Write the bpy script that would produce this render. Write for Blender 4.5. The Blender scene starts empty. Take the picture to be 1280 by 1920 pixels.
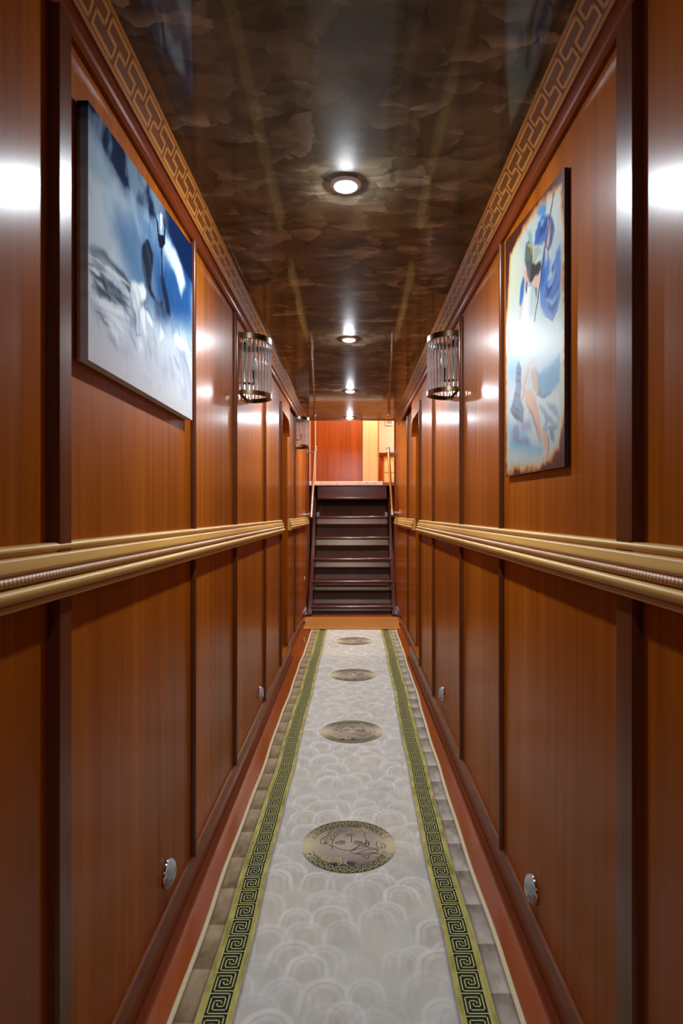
import bpy, math, random
import numpy as np
from mathutils import Vector

# ------------------------------------------------------------------ camera, light, exposure
scene = bpy.context.scene
col = scene.collection
F_PX = 1120.0                       # focal length in pixels of the 1920-pixel-high frame
cam_data = bpy.data.cameras.new('camera')
cam_data.sensor_fit = 'VERTICAL'
cam_data.sensor_height = 36.0
cam_data.lens = 36.0 * F_PX / 1920.0
cam_data.shift_x = -19.0 / 1920.0
cam_data.shift_y = 2.0 / 1920.0
cam_data.clip_start = 0.02
cam_data.dof.use_dof = True
cam_data.dof.focus_distance = 2.6
cam_data.dof.aperture_fstop = 8.0
cam = bpy.data.objects.new('camera', cam_data)
cam.location = (0, 0, 1.2)
cam.rotation_euler = (math.radians(90), 0, 0)
col.objects.link(cam)
scene.camera = cam

world = bpy.data.worlds.new('world')
scene.world = world
world.use_nodes = True
world.node_tree.nodes['Background'].inputs[0].default_value = (0.9, 0.95, 1.0, 1)
world.node_tree.nodes['Background'].inputs[1].default_value = 0.02

DOWNLIGHT_STRENGTH = 1950.0
DOWNLIGHT_COLOR = (0.86, 0.93, 1.0, 1)
WARM_STRENGTH = 4200.0
WARM_COLOR = (1.0, 0.86, 0.70, 1)

vs = scene.view_settings
vs.view_transform = 'Standard'
vs.look = 'None'
vs.gamma = 1.0
vs.use_curve_mapping = False
vs.exposure = 0.0

# ------------------------------------------------------------------ helpers
def lin(r, g, b):
    f = lambda c: (c / 255 / 12.92) if c <= 10 else ((c / 255 + 0.055) / 1.055) ** 2.4
    return (f(r), f(g), f(b))

class MB:
    """collects faces for ONE mesh"""
    def __init__(s):
        s.v, s.f, s.m, s.c = [], [], [], []
    def add(s, verts, faces, mat=0, colour=None):
        o = len(s.v)
        s.v.extend([tuple(p) for p in verts])
        for f in faces:
            s.f.append([i + o for i in f]); s.m.append(mat); s.c.append(colour)
    def box(s, x0, x1, y0, y1, z0, z1, mat=0):
        v = [(x0,y0,z0),(x1,y0,z0),(x1,y1,z0),(x0,y1,z0),(x0,y0,z1),(x1,y0,z1),(x1,y1,z1),(x0,y1,z1)]
        s.add(v, [(0,3,2,1),(4,5,6,7),(0,1,5,4),(1,2,6,5),(2,3,7,6),(3,0,4,7)], mat)
    def prism(s, poly, fa, fb, mat=0):
        """poly: list of 2D points; fa / fb map a point to 3D at the two ends"""
        n = len(poly)
        v = [fa(p) for p in poly] + [fb(p) for p in poly]
        f = [tuple(range(n)), tuple(range(2*n-1, n-1, -1))]
        f += [(i, i + n, (i + 1) % n + n, (i + 1) % n) for i in range(n)]
        s.add(v, f, mat)
    def tube(s, path, r, n=12, mat=0, caps=True):
        P = [Vector(p) for p in path]
        R = r if isinstance(r, (list, tuple)) else [r] * len(P)
        vs_, rings = [], []
        t0 = (P[1] - P[0]).normalized()
        up = Vector((0,0,1)) if abs(t0.z) < .9 else Vector((1,0,0))
        a = t0.cross(up).normalized()
        for i, p in enumerate(P):
            t = (P[min(i+1, len(P)-1)] - P[max(i-1, 0)]).normalized()
            a = (a - t * a.dot(t)).normalized(); b = t.cross(a)
            for k in range(n):
                w = 2 * math.pi * k / n
                vs_.append(p + (a * math.cos(w) + b * math.sin(w)) * R[i])
        f = []
        for i in range(len(P) - 1):
            for k in range(n):
                f.append((i*n+k, i*n+(k+1)%n, (i+1)*n+(k+1)%n, (i+1)*n+k))
        if caps:
            f.append(tuple(range(n-1, -1, -1))); f.append(tuple((len(P)-1)*n+k for k in range(n)))
        s.add(vs_, f, mat)
    def lathe(s, prof, origin, ax, n=32, mat=0):
        """prof: (radius, height) pairs turned about the axis ax through origin"""
        ax = Vector(ax).normalized(); o = Vector(origin)
        up = Vector((0,0,1)) if abs(ax.z) < .9 else Vector((1,0,0))
        a = ax.cross(up).normalized(); b = ax.cross(a)
        v = []
        for r, h in prof:
            for k in range(n):
                w = 2*math.pi*k/n
                v.append(o + ax*h + (a*math.cos(w) + b*math.sin(w))*max(r, 1e-5))
        f = []
        for i in range(len(prof)-1):
            for k in range(n):
                f.append((i*n+k, (i+1)*n+k, (i+1)*n+(k+1)%n, i*n+(k+1)%n))
        s.add(v, f, mat)
    def stroke(s, pts, w, fn, mat=0, colour=None, square=True):
        """flat ribbon along pts (2D), mapped by fn to 3D"""
        pts = [Vector((p[0], p[1])) for p in pts]
        n = len(pts)
        if square:
            for a, b in zip(pts[:-1], pts[1:]):
                d = (b - a).normalized(); q = Vector((-d.y, d.x)) * w/2; e = d * w/2
                s.add([fn(*(a-e-q)), fn(*(b+e-q)), fn(*(b+e+q)), fn(*(a-e+q))], [(0,1,2,3)], mat, colour)
        else:
            v = []
            for i, p in enumerate(pts):
                d = (pts[min(i+1,n-1)] - pts[max(i-1,0)]).normalized()
                t = 1.0 if 0 < i < n-1 else 0.45
                q = Vector((-d.y, d.x)) * w/2 * t
                v += [fn(*(p-q)), fn(*(p+q))]
            s.add(v, [(2*i, 2*i+2, 2*i+3, 2*i+1) for i in range(n-1)], mat, colour)
    def build(s, name, mats, parent=None, smooth=None, fix=True, bevel=0):
        me = bpy.data.meshes.new(name)
        me.from_pydata(s.v, [], s.f)
        if not isinstance(mats, (list, tuple)): mats = [mats]
        for m in mats: me.materials.append(m)
        me.polygons.foreach_set('material_index', s.m)
        if any(c is not None for c in s.c):
            at = me.color_attributes.new('print', 'FLOAT_COLOR', 'CORNER')
            buf = []
            for f, c in zip(s.f, s.c):
                c = c if c is not None else (.5,.5,.5)
                if len(c) == len(f) and isinstance(c[0], (tuple, list)):
                    for q in c: buf += [q[0], q[1], q[2], 1]
                else:
                    buf += [c[0], c[1], c[2], 1] * len(f)
            at.data.foreach_set('color', buf)
        me.update()
        if fix:
            import bmesh
            bm = bmesh.new(); bm.from_mesh(me)
            bmesh.ops.recalc_face_normals(bm, faces=bm.faces)
            bm.to_mesh(me); bm.free()
        if smooth:
            me.shade_smooth(); me.set_sharp_from_angle(angle=math.radians(smooth))
        o = bpy.data.objects.new(name, me)
        col.objects.link(o)
        if parent: o.parent = parent
        if bevel:
            b = o.modifiers.new('bevel', 'BEVEL'); b.width = bevel; b.segments = 2; b.limit_method = 'ANGLE'
            b.harden_normals = True
        return o

def tag(o, label=None, cat=None, group=None, kind=None):
    if label: o['label'] = label
    if cat: o['category'] = cat
    if group: o['group'] = group
    if kind: o['kind'] = kind
    return o
def struct(o, label=None, cat=None):
    return tag(o, label, cat, None, 'structure')
def empty(name, loc=(0,0,0)):
    o = bpy.data.objects.new(name, None); o.empty_display_size = .05
    o.location = loc; col.objects.link(o)
    return o
def copy_tree(o, parent=None):
    c = o.copy(); col.objects.link(c); c.parent = parent
    for ch in list(o.children): copy_tree(ch, c)
    return c

# ------------------------------------------------------------------ materials
def new_mat(name):
    m = bpy.data.materials.new(name); m.use_nodes = True
    nt = m.node_tree
    return m, nt, nt.nodes['Principled BSDF']
def nd(nt, kind, **kw):
    n = nt.nodes.new(kind)
    for k, v in kw.items(): setattr(n, k, v)
    return n
def ramp(nt, stops):
    r = nd(nt, 'ShaderNodeValToRGB')
    el = r.color_ramp.elements
    while len(el) < len(stops): el.new(.5)
    for e, (p, c) in zip(el, stops):
        e.position = p; e.color = (*c, 1)
    return r
def wood(name, dark, mid, light, rough=.2, scale=(6, 55, 1.1), bump=.12, spec=.5, bumpd=.0006, tone=.35, coat=0.0, coatr=.08):
    m, nt, p = new_mat(name)
    L = nt.links.new
    tc = nd(nt, 'ShaderNodeTexCoord')
    mp = nd(nt, 'ShaderNodeMapping'); mp.inputs['Scale'].default_value = scale
    L(tc.outputs['Object'], mp.inputs[0])
    n1 = nd(nt, 'ShaderNodeTexNoise'); n1.inputs['Scale'].default_value = 1.0; n1.inputs['Detail'].default_value = 5; n1.inputs['Roughness'].default_value = .6
    L(mp.outputs[0], n1.inputs['Vector'])
    mp2 = nd(nt, 'ShaderNodeMapping'); mp2.inputs['Scale'].default_value = tuple(c*.14 for c in scale)
    L(tc.outputs['Object'], mp2.inputs[0])
    n2 = nd(nt, 'ShaderNodeTexNoise'); n2.inputs['Scale'].default_value = 1.0; n2.inputs['Detail'].default_value = 2
    L(mp2.outputs[0], n2.inputs['Vector'])
    mx = nd(nt, 'ShaderNodeMix'); mx.data_type = 'FLOAT'; mx.inputs[0].default_value = tone
    L(n1.outputs['Fac'], mx.inputs[2]); L(n2.outputs['Fac'], mx.inputs[3])
    r = ramp(nt, [(.30, dark), (.5, mid), (.70, light)])
    L(mx.outputs[0], r.inputs[0]); L(r.outputs[0], p.inputs['Base Color'])
    b = nd(nt, 'ShaderNodeBump'); b.inputs['Strength'].default_value = bump; b.inputs['Distance'].default_value = bumpd
    L(n1.outputs['Fac'], b.inputs['Height']); L(b.outputs[0], p.inputs['Normal'])
    p.inputs['Roughness'].default_value = rough
    p.inputs['Specular IOR Level'].default_value = spec
    p.inputs['Coat Weight'].default_value = coat
    p.inputs['Coat Roughness'].default_value = coatr
    return m
def plain(name, c, rough=.4, metal=0.0, spec=.5, noise=None):
    m, nt, p = new_mat(name)
    p.inputs['Base Color'].default_value = (*c, 1)
    p.inputs['Roughness'].default_value = rough
    p.inputs['Metallic'].default_value = metal
    p.inputs['Specular IOR Level'].default_value = spec
    if noise:
        sc, amt = noise
        L = nt.links.new
        tc = nd(nt, 'ShaderNodeTexCoord'); n = nd(nt, 'ShaderNodeTexNoise'); n.inputs['Scale'].default_value = sc; n.inputs['Detail'].default_value = 4
        L(tc.outputs['Object'], n.inputs['Vector'])
        r = ramp(nt, [(.3, tuple(q*(1-amt) for q in c)), (.7, tuple(min(1, q*(1+amt)) for q in c))])
        L(n.outputs['Fac'], r.inputs[0]); L(r.outputs[0], p.inputs['Base Color'])
    return m
def glow(name, c, strength):
    m, nt, p = new_mat(name)
    p.inputs['Base Color'].default_value = (.9,.9,.9,1)
    p.inputs['Emission Color'].default_value = c
    p.inputs['Emission Strength'].default_value = strength
    return m
def printed(name, rough=.6, spec=.3, bump=None):
    m, nt, p = new_mat(name)
    L = nt.links.new
    a = nd(nt, 'ShaderNodeVertexColor', layer_name='print')
    L(a.outputs['Color'], p.inputs['Base Color'])
    p.inputs['Roughness'].default_value = rough
    p.inputs['Specular IOR Level'].default_value = spec
    if bump:
        tc = nd(nt, 'ShaderNodeTexCoord'); n = nd(nt, 'ShaderNodeTexNoise'); n.inputs['Scale'].default_value = bump[0]; n.inputs['Detail'].default_value = 3
        L(tc.outputs['Object'], n.inputs['Vector'])
        b = nd(nt, 'ShaderNodeBump'); b.inputs['Strength'].default_value = bump[1]; b.inputs['Distance'].default_value = .001
        L(n.outputs['Fac'], b.inputs['Height']); L(b.outputs[0], p.inputs['Normal'])
    return m

M = {}
M['panel'] = wood('lacquered_panel', lin(112,53,3), lin(144,72,6), lin(176,97,14), rough=.5, scale=(6,24,.7), tone=.5, coat=.33, coatr=.23, spec=.02)
M['batten'] = wood('batten_wood', lin(78,38,17), lin(94,47,22), lin(110,57,28), rough=.28, spec=.25, scale=(40,40,1))
M['frieze'] = wood('frieze_wood', lin(96,38,14), lin(112,46,18), lin(128,56,22), rough=.22, scale=(30,1.2,40))
M['inlay_ground'] = wood('inlay_ground', lin(92,46,12), lin(104,56,18), lin(116,66,24), rough=.6, spec=.04, scale=(30,3,30))
M['inlay_line'] = wood('inlay_line', lin(160,100,44), lin(172,112,52), lin(184,124,60), rough=.6, spec=.04, scale=(30,3,30))
M['inlay_band'] = wood('inlay_band', lin(146,84,28), lin(156,94,34), lin(168,106,42), rough=.6, spec=.04, scale=(30,3,30))
M['gold'] = wood('gold_moulding', lin(186,138,58), lin(200,154,72), lin(214,170,88), rough=.36, spec=.3, scale=(40,2,40), bump=.05)
M['rope'] = plain('rope_bead_paint', lin(190,142,96), .35, noise=(60, .12))
M['base'] = wood('baseboard_wood', lin(84,34,16), lin(98,42,20), lin(112,52,26), rough=.24, scale=(30,1.0,30))
M['floor'] = wood('painted_floor', lin(122,54,10), lin(138,64,13), lin(152,76,20), rough=.24, spec=.3, scale=(5,1.2,5), bump=.25, bumpd=.002)
M['stair'] = wood('mahogany_stair', lin(58,22,16), lin(74,30,22), lin(92,40,30), rough=.2, scale=(1.5,30,30), bump=.05)
M['stair_back'] = wood('stair_backing', lin(78,50,38), lin(92,60,46), lin(104,70,54), rough=.4, scale=(30,1.5,1.5))
M['riser'] = wood('riser_wood', lin(96,38,20), lin(112,46,24), lin(126,56,30), rough=.25, scale=(1.5,30,30))
M['door_red'] = wood('red_cabin_door', lin(128,56,13), lin(150,70,17), lin(168,84,24), rough=.25, scale=(45,6,1.1))
M['light_wood'] = wood('light_veneer', lin(222,180,128), lin(232,192,142), lin(240,204,156), rough=.3, scale=(45,6,1.1))
M['oak'] = wood('oak_board', lin(150,94,38), lin(172,112,48), lin(192,130,62), rough=.35, spec=.3, scale=(1.2,40,40), bump=.2)
M['pale_board'] = plain('pale_painted_board', lin(246,226,206), .35, noise=(8, .05))
M['pale_wall'] = plain('pale_pink_wall', lin(236,206,184), .5, noise=(3, .02))
M['white'] = plain('white_plastic', lin(230,230,228), .35)
M['grey'] = plain('grey_plastic', lin(130,136,142), .4)
M['steel'] = plain('satin_steel', lin(200,200,202), .22, 1.0)
M['chrome'] = plain('chrome', lin(225,228,232), .08, 1.0)
M['bronze'] = plain('antique_bronze', lin(110,92,70), .28, 1.0)
M['brass'] = plain('brass', lin(196,160,96), .25, 1.0)
M['pale_metal'] = plain('pale_brushed_metal', lin(226,208,188), .3, 1.0)
M['black'] = plain('black_rubber', lin(24,20,18), .5)
M['cream'] = plain('cream_binding', lin(206,190,152), .8, spec=.2, noise=(120, .08))
M['lens'] = glow('downlight_lens', DOWNLIGHT_COLOR, DOWNLIGHT_STRENGTH)
M['lens_warm'] = glow('added_warm_lens', WARM_COLOR, WARM_STRENGTH)
M['rug'] = printed('rug_print', .7, .15, (60, .12))
M['canvas'] = printed('canvas_print', .8, .02, (900, .08))
M['sign'] = printed('enamel_sign_print', .40, .12)
m, nt, p = new_mat('clear_glass'); M['glass'] = m
p.inputs['Transmission Weight'].default_value = .86; p.inputs['Roughness'].default_value = .02; p.inputs['IOR'].default_value = 1.47
p.inputs['Base Color'].default_value = (.96,.98,1,1)
m, nt, p = new_mat('crystal'); M['crystal'] = m
p.inputs['Transmission Weight'].default_value = .65; p.inputs['Roughness'].default_value = .08; p.inputs['IOR'].default_value = 1.6
p.inputs['Base Color'].default_value = (.92,.95,1,1)

def ceiling_material():
    m, nt, p = new_mat('marbled_ceiling_lacquer')
    L = nt.links.new
    tc = nd(nt, 'ShaderNodeTexCoord')
    def mapped(sc, rot, loc):
        mp = nd(nt, 'ShaderNodeMapping'); mp.inputs['Scale'].default_value = sc
        mp.inputs['Rotation'].default_value = (0, 0, rot); mp.inputs['Location'].default_value = loc
        L(tc.outputs['Object'], mp.inputs[0]); return mp.outputs[0]
    def noise(vec, scale, detail, rough, dist):
        n = nd(nt, 'ShaderNodeTexNoise'); n.inputs['Scale'].default_value = scale; n.inputs['Detail'].default_value = detail
        n.inputs['Roughness'].default_value = rough; n.inputs['Distortion'].default_value = dist
        L(vec, n.inputs['Vector']); return n.outputs['Fac']
    cloud = noise(mapped((2.2, 2.8, 1), .3, (0,0,0)), 1.2, 5, .6, .5)
    r1 = ramp(nt, [(.32, lin(64,53,38)), (.46, lin(86,73,54)), (.56, lin(102,88,67)), (.70, lin(124,109,87))])
    L(cloud, r1.inputs[0])
    out = r1.outputs[0]
    wn = nd(nt, 'ShaderNodeTexNoise'); wn.inputs['Scale'].default_value = 5.0; wn.inputs['Detail'].default_value = 5; wn.inputs['Roughness'].default_value = .6
    L(tc.outputs['Object'], wn.inputs['Vector'])
    # overlapping trowel strokes: each patch fades from one edge to the other
    for k, (sc, rot, loc, amt) in enumerate((((5.5,10,1), .35, (3,1,0), .85), ((9.0,7.0,1), -.6, (7,2,0), .75), ((11.0,19.0,1), .1, (1,6,0), .75))):
        ad = nd(nt, 'ShaderNodeVectorMath', operation='MULTIPLY_ADD'); ad.inputs[1].default_value = (1.5, 1.5, 0)
        L(wn.outputs['Color'], ad.inputs[0]); L(mapped(sc, rot, loc), ad.inputs[2])
        v = nd(nt, 'ShaderNodeTexVoronoi'); v.inputs['Scale'].default_value = 1.0
        L(ad.outputs[0], v.inputs['Vector'])
        sp = nd(nt, 'ShaderNodeSeparateColor'); L(v.outputs['Color'], sp.inputs[0])
        tone = ramp(nt, [(.0, lin(46,37,25)), (.45, lin(76,64,46)), (.75, lin(122,108,85)), (1.0, lin(186,169,143))])
        L(sp.outputs[0], tone.inputs[0])
        sub_ = nd(nt, 'ShaderNodeVectorMath', operation='SUBTRACT'); L(ad.outputs[0], sub_.inputs[0]); L(v.outputs['Position'], sub_.inputs[1])
        sx = nd(nt, 'ShaderNodeSeparateXYZ'); L(sub_.outputs[0], sx.inputs[0])
        fr = nd(nt, 'ShaderNodeMapRange'); fr.interpolation_type = 'SMOOTHSTEP'
        fr.inputs[1].default_value = -.45; fr.inputs[2].default_value = .55; fr.inputs[3].default_value = 0; fr.inputs[4].default_value = amt
        L(sx.outputs[1 if k != 1 else 0], fr.inputs[0])
        gm = nd(nt, 'ShaderNodeMath', operation='MULTIPLY'); L(fr.outputs[0], gm.inputs[0])
        rr = ramp(nt, [(.42, (.1,)*3), (.56, (1,1,1))]); L(noise(mapped((6,6,1), .2*k, (k*5,0,0)), 1.0, 3, .5, .4), rr.inputs[0]); L(rr.outputs[0], gm.inputs[1])
        mx = nd(nt, 'ShaderNodeMix'); mx.data_type = 'RGBA'
        L(gm.outputs[0], mx.inputs[0]); L(out, mx.inputs[6]); L(tone.outputs[0], mx.inputs[7]); out = mx.outputs[2]
    L(out, p.inputs['Base Color'])
    wv = nd(nt, 'ShaderNodeTexNoise'); wv.inputs['Scale'].default_value = 1.1; wv.inputs['Detail'].default_value = 1.5
    mp3 = nd(nt, 'ShaderNodeMapping'); mp3.inputs['Scale'].default_value = (5, 2.2, 1)
    L(tc.outputs['Object'], mp3.inputs[0]); L(mp3.outputs[0], wv.inputs['Vector'])
    b = nd(nt, 'ShaderNodeBump'); b.inputs['Strength'].default_value = .14; b.inputs['Distance'].default_value = .006
    L(wv.outputs['Fac'], b.inputs['Height']); L(b.outputs[0], p.inputs['Normal'])
    p.inputs['Roughness'].default_value = .45; p.inputs['Specular IOR Level'].default_value = .1
    p.inputs['Coat Weight'].default_value = .5; p.inputs['Coat Roughness'].default_value = .055
    L(b.outputs[0], p.inputs['Coat Normal'])
    return m
M['ceiling'] = ceiling_material()
# ------------------------------------------------------------------ the setting
XL, XR = -.515, .498                # wall faces of the near corridor
XE = .535                           # wall faces past the two doors
H = 2.19                            # corridor ceiling
YB, YC, YW = -2.6, 6.34, 7.55       # back wall, end of ceiling, end of side walls
YD0, YD1 = 4.32, 4.98               # doorways
ZL = 1.62                           # upper landing

mb = MB(); mb.box(-.75, .75, YB-.1, 8.9, -.05, 0)
struct(mb.build('floor', M['floor']))
mb = MB(); mb.box(-.62, .62, YB-.1, YC, H, H+.06)
struct(mb.build('ceiling', M['ceiling']))
mb = MB(); mb.box(-.62, .62, YC, YC+.025, H-.006, H+.3)
struct(mb.build('trim_1', M['base']))

def near_wall(x, s, name):
    """side wall with a round-cornered doorway and a coaming below it"""
    o = MB(); X0, X1 = x, x + s*.12
    def bx(y0, y1, z0, z1): o.box(min(X0,X1), max(X0,X1), y0, y1, z0, z1)
    bx(YB, YD0, 0, H)
    bx(YD0, YD1, 0, .092)
    ZT, r = 1.965, .13
    prof = [(YD0, H), (YD0, ZT-r)]
    for k in range(1, 9):
        a = math.pi - k/8*math.pi/2
        prof.append((YD0 + r + r*math.cos(a), ZT - r + r*math.sin(a)))
    for k in range(0, 9):
        a = math.pi/2 - k/8*math.pi/2
        prof.append((YD1 - r + r*math.cos(a), ZT - r + r*math.sin(a)))
    prof.append((YD1, H))
    o.prism(prof, lambda p: (X0, p[0], p[1]), lambda p: (X1, p[0], p[1]))
    return struct(o.build(name, M['panel']))
near_wall(XL, -1, 'wall_left')
near_wall(XR, 1, 'wall_right')
for s, nm in ((-1, 'wall_left'), (1, 'wall_right')):
    mb = MB()
    xa, xb = s*XE, s*.64
    mb.box(min(xa,xb), max(xa,xb), YD1, YC, 0, H)
    mb.box(min(xa,xb), max(xa,xb), YC, YW, 0, 3.5)
    struct(mb.build(nm, M['panel']))
mb = MB(); mb.box(-.64, .64, YB-.1, YB, 0, H)
struct(mb.build('wall_back', M['panel']))

# doors in the recesses
for i, (x, s) in enumerate(((XL, -1), (XR, 1))):
    mb = MB(); xa, xb = x + s*.085, x + s*.118
    mb.box(min(xa,xb), max(xa,xb), YD0-.02, YD1+.02, .092, 2.02)
    d = struct(mb.build('door_%d' % (i+1), M['panel']))
    h = MB(); h.lathe([(0,.0),(.022,0),(.022,.008),(.009,.012),(.009,.04),(0,.04)], (x + s*.085, YD0+.10, 1.05), (-s,0,0), 20)
    h.tube([(x + s*.045, YD0+.10, 1.05), (x + s*.045, YD0+.20, 1.05)], .008, 10)
    h.build('door_handle', M['steel'], d, 40)

# baseboards (bevelled top) and the coaming lip
for x, s, nm in ((XL, -1, 'baseboard_left'), (XR, 1, 'baseboard_right')):
    for (xx, y0, y1) in ((x, YB, YD1), (s*XE, YD1, 7.4)):
        mb = MB()
        prof = [(0, 0), (.016, 0), (.014, .07), (.010, .086), (.007, .100), (0, .104)]
        mb.prism(prof, lambda p: (xx - s*p[0], y0, p[1]), lambda p: (xx - s*p[0], y1, p[1]))
        struct(mb.build(nm, M['base']))
# narrow painted cove between floor and baseboard
trim_no = 1
def trim(mb, mat, smooth=None, bevel=0):
    global trim_no
    trim_no += 1
    return struct(mb.build('trim_%d' % trim_no, mat, None, smooth, bevel=bevel))
for x, s in ((XL, -1), (XR, 1)):
    mb = MB()
    mb.prism([(.012, 0), (.034, 0), (.026, .004), (.017, .016), (.013, .03)], lambda p: (x - s*p[0], YB, p[1]), lambda p: (x - s*p[0], YD1, p[1]))
    trim(mb, M['base'], 40)

# battens between the panels
def batten(x, s, y, w=.022, d=.016, z0=.098, z1=2.08, round_top=False):
    mb = MB()
    prof = [(-w/2, 0), (-w/2, d*.55), (-w*.3, d*.92), (0, d), (w*.3, d*.92), (w/2, d*.55), (w/2, 0)]
    mb.prism(prof, lambda p: (x - s*p[1], y+p[0], z0), lambda p: (x - s*p[1], y+p[0], z1))
    if round_top:
        mb.lathe([(w/2, 0), (w*.42, .008), (w*.25, .013), (0, .015)], (x - s*d*.3, y, z1), (0,0,1), 12)
    return trim(mb, M['batten'], 50)
def wide_batten(x, s, y0, y1, d):
    mb = MB()
    prof = [(y0, 0), (y0, d*.7), (y0+.006, d), (y1-.006, d), (y1, d*.7), (y1, 0)]
    mb.prism(prof, lambda p: (x - s*p[1], p[0], .098), lambda p: (x - s*p[1], p[0], 2.08))
    return trim(mb, M['batten'], 30)
wide_batten(XL, -1, 1.012, 1.066, .018)
wide_batten(XR, 1, 1.022, 1.094, .016)
for y in (1.92, 2.61, 3.50): batten(XL, -1, y)
for y in (1.96, 2.68, 3.60): batten(XR, 1, y)
batten(XL, -1, YD0-.02, .024, .016, z1=1.99, round_top=True)
batten(XR, 1, YD0-.02, .024, .016, z1=2.0, round_top=True)
batten(-XE, -1, 5.55, .03, .016, z1=2.11)
batten(XE, 1, 5.62, .03, .016, z1=2.11)
# posts that end the side walls at the stairwell
for s in (-1, 1):
    mb = MB(); mb.box(min(s*XE, s*(XE+.05)) - (.012 if s > 0 else 0), max(s*XE, s*(XE+.05)) + (.012 if s < 0 else 0), 7.3, 7.36, 0, 3.4)
    trim(mb, M['batten'])

# cornice: frieze board, then an inlaid board sloping to the ceiling
def cornice(x, s, b0, b1, i0, i1, dc):
    """b0 + b1*y: lower edge of the frieze; i0 + i1*y: lower edge of the inlaid board"""
    mb = MB()
    y0, y1 = YB, YC + .01
    b = lambda y: b0 + b1*y
    g = lambda y: i0 + i1*y
    def P(d, h, y): return (x - s*d, y, h)
    yy = np.linspace(y0, y1, 31); rows = []
    for y in yy:
        B, G = b(y), g(y)
        rows += [P(0,B,y), P(.010,B,y), P(.017,B+.006,y), P(.019,B+.014,y), P(.016,B+.019,y), P(.016,G,y), P(.022,G+.001,y), P(dc,H,y), P(0,H,y)]
    n = 9
    for i in range(n):
        mb.add([rows[j*n+k] for j in range(len(yy)) for k in (i, (i+1)%n)], [(2*j, 2*j+1, 2*j+3, 2*j+2) for j in range(len(yy)-1)], 1 if i == 6 else 0)
    mb.add(rows[:n], [tuple(range(n))]); mb.add(rows[-n:], [tuple(range(n-1,-1,-1))])
    def on(y, v):    # inlay strips lie just proud of the sloping board
        a = Vector(P(.022, g(y)+.001, y)); c = Vector(P(dc, H, y))
        nrm = Vector((-s*(c.z-a.z), 0, -abs(c.x-a.x))).normalized()
        return tuple(a + (c-a)*v + nrm*.0006)
    W = .085
    for v0, v1 in ((0, .10), (.90, 1.0)):
        mb.add([on(y, v) for y in yy for v in (v0, v1)], [(2*j, 2*j+1, 2*j+3, 2*j+2) for j in range(len(yy)-1)], 3)
    per = .107
    n0 = int((-.2)/per)
    key = [(0,.5),(0,.82),(.85,.82),(.85,.5),(.5,.5),(.5,.18),(1.35,.18),(1.35,.5),(1,.5)]
    wv = .10
    for k in range(n0, int(6.3/per)):
        for (ua,va),(ub,vb) in zip(key[:-1], key[1:]):
            ya, yb = (ua+k)*per, (ub+k)*per
            hy, hv = .0042, wv/2
            a0, a1 = min(ya,yb)-hy, max(ya,yb)+hy
            c0, c1 = min(va,vb)-hv, max(va,vb)+hv
            if a1 > YC: continue
            mb.add([on(a0,c0), on(a1,c0), on(a1,c1), on(a0,c1)], [(0,1,2,3)], 2)
    return struct(mb.build('trim_%d' % nexttrim(), [M['frieze'], M['inlay_ground'], M['inlay_line'], M['inlay_band']], fix=False))
def nexttrim():
    global trim_no
    trim_no += 1
    return trim_no
cornice(XL, -1, 2.055, .008, 2.100, .006, .048)
cornice(XR, 1, 2.069, .009, 2.118, .006, .063)

# gilt chair rails with a twisted bead along the middle
def chair_rail(x, s, y0, y1):
    mb = MB()
    pts = [(0, 1.150)]
    def arc(cx, cz, r, a0, a1, n=7):
        for k in range(n+1):
            a = math.radians(a0 + (a1-a0)*k/n); pts.append((cx + r*math.cos(a), cz + r*math.sin(a)))
    arc(.012, 1.1425, .0075, 90, -70)            # top bead
    pts.append((.016, 1.133))
    arc(.020, 1.1275, .0055, 80, 0, 4)           # shoulder
    pts += [(.0285, 1.121), (.0300, 1.114), (.0265, 1.109), (.024, 1.107)]
    pts += [(.024, 1.092), (.028, 1.090)]
    arc(.030, 1.0805, .0095, 80, -40, 8)         # big lower roll
    pts += [(.033, 1.070), (.026, 1.0675)]
    arc(.0235, 1.0615, .006, 40, -90, 6)         # bottom bead
    pts.append((0, 1.0555))
    mb.prism(pts, lambda p: (x - s*p[0], y0, p[1]), lambda p: (x - s*p[0], y1, p[1]))
    o = struct(mb.build('trim_%d' % nexttrim(), M['gold'], None, 35))
    rp = MB(); n = 10; pitch = .0105
    ya = max(y0, -.3); cnt = int((y1-ya)/(pitch/4))
    v = []
    for i in range(cnt+1):
        y = ya + i*pitch/4
        for k in range(n):
            w = 2*math.pi*k/n
            r = .0072 + .0011*math.sin(2*math.pi*(y/pitch) + w*1.0)
            v.append((x - s*(.0265 + r*math.cos(w)), y, 1.0995 + r*math.sin(w)))
    f = [(i*n+k, i*n+(k+1)%n, (i+1)*n+(k+1)%n, (i+1)*n+k) for i in range(cnt) for k in range(n)]
    rp.add(v, f)
    rp.build('rope_bead', M['rope'], o, 80)
    return o
chair_rail(XL, -1, YB, YD0-.035)
chair_rail(XR, 1, YB, YD0-.035)
chair_rail(-XE, -1, YD1+.02, 7.05)
chair_rail(XE, 1, YD1+.02, 7.05)

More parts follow.
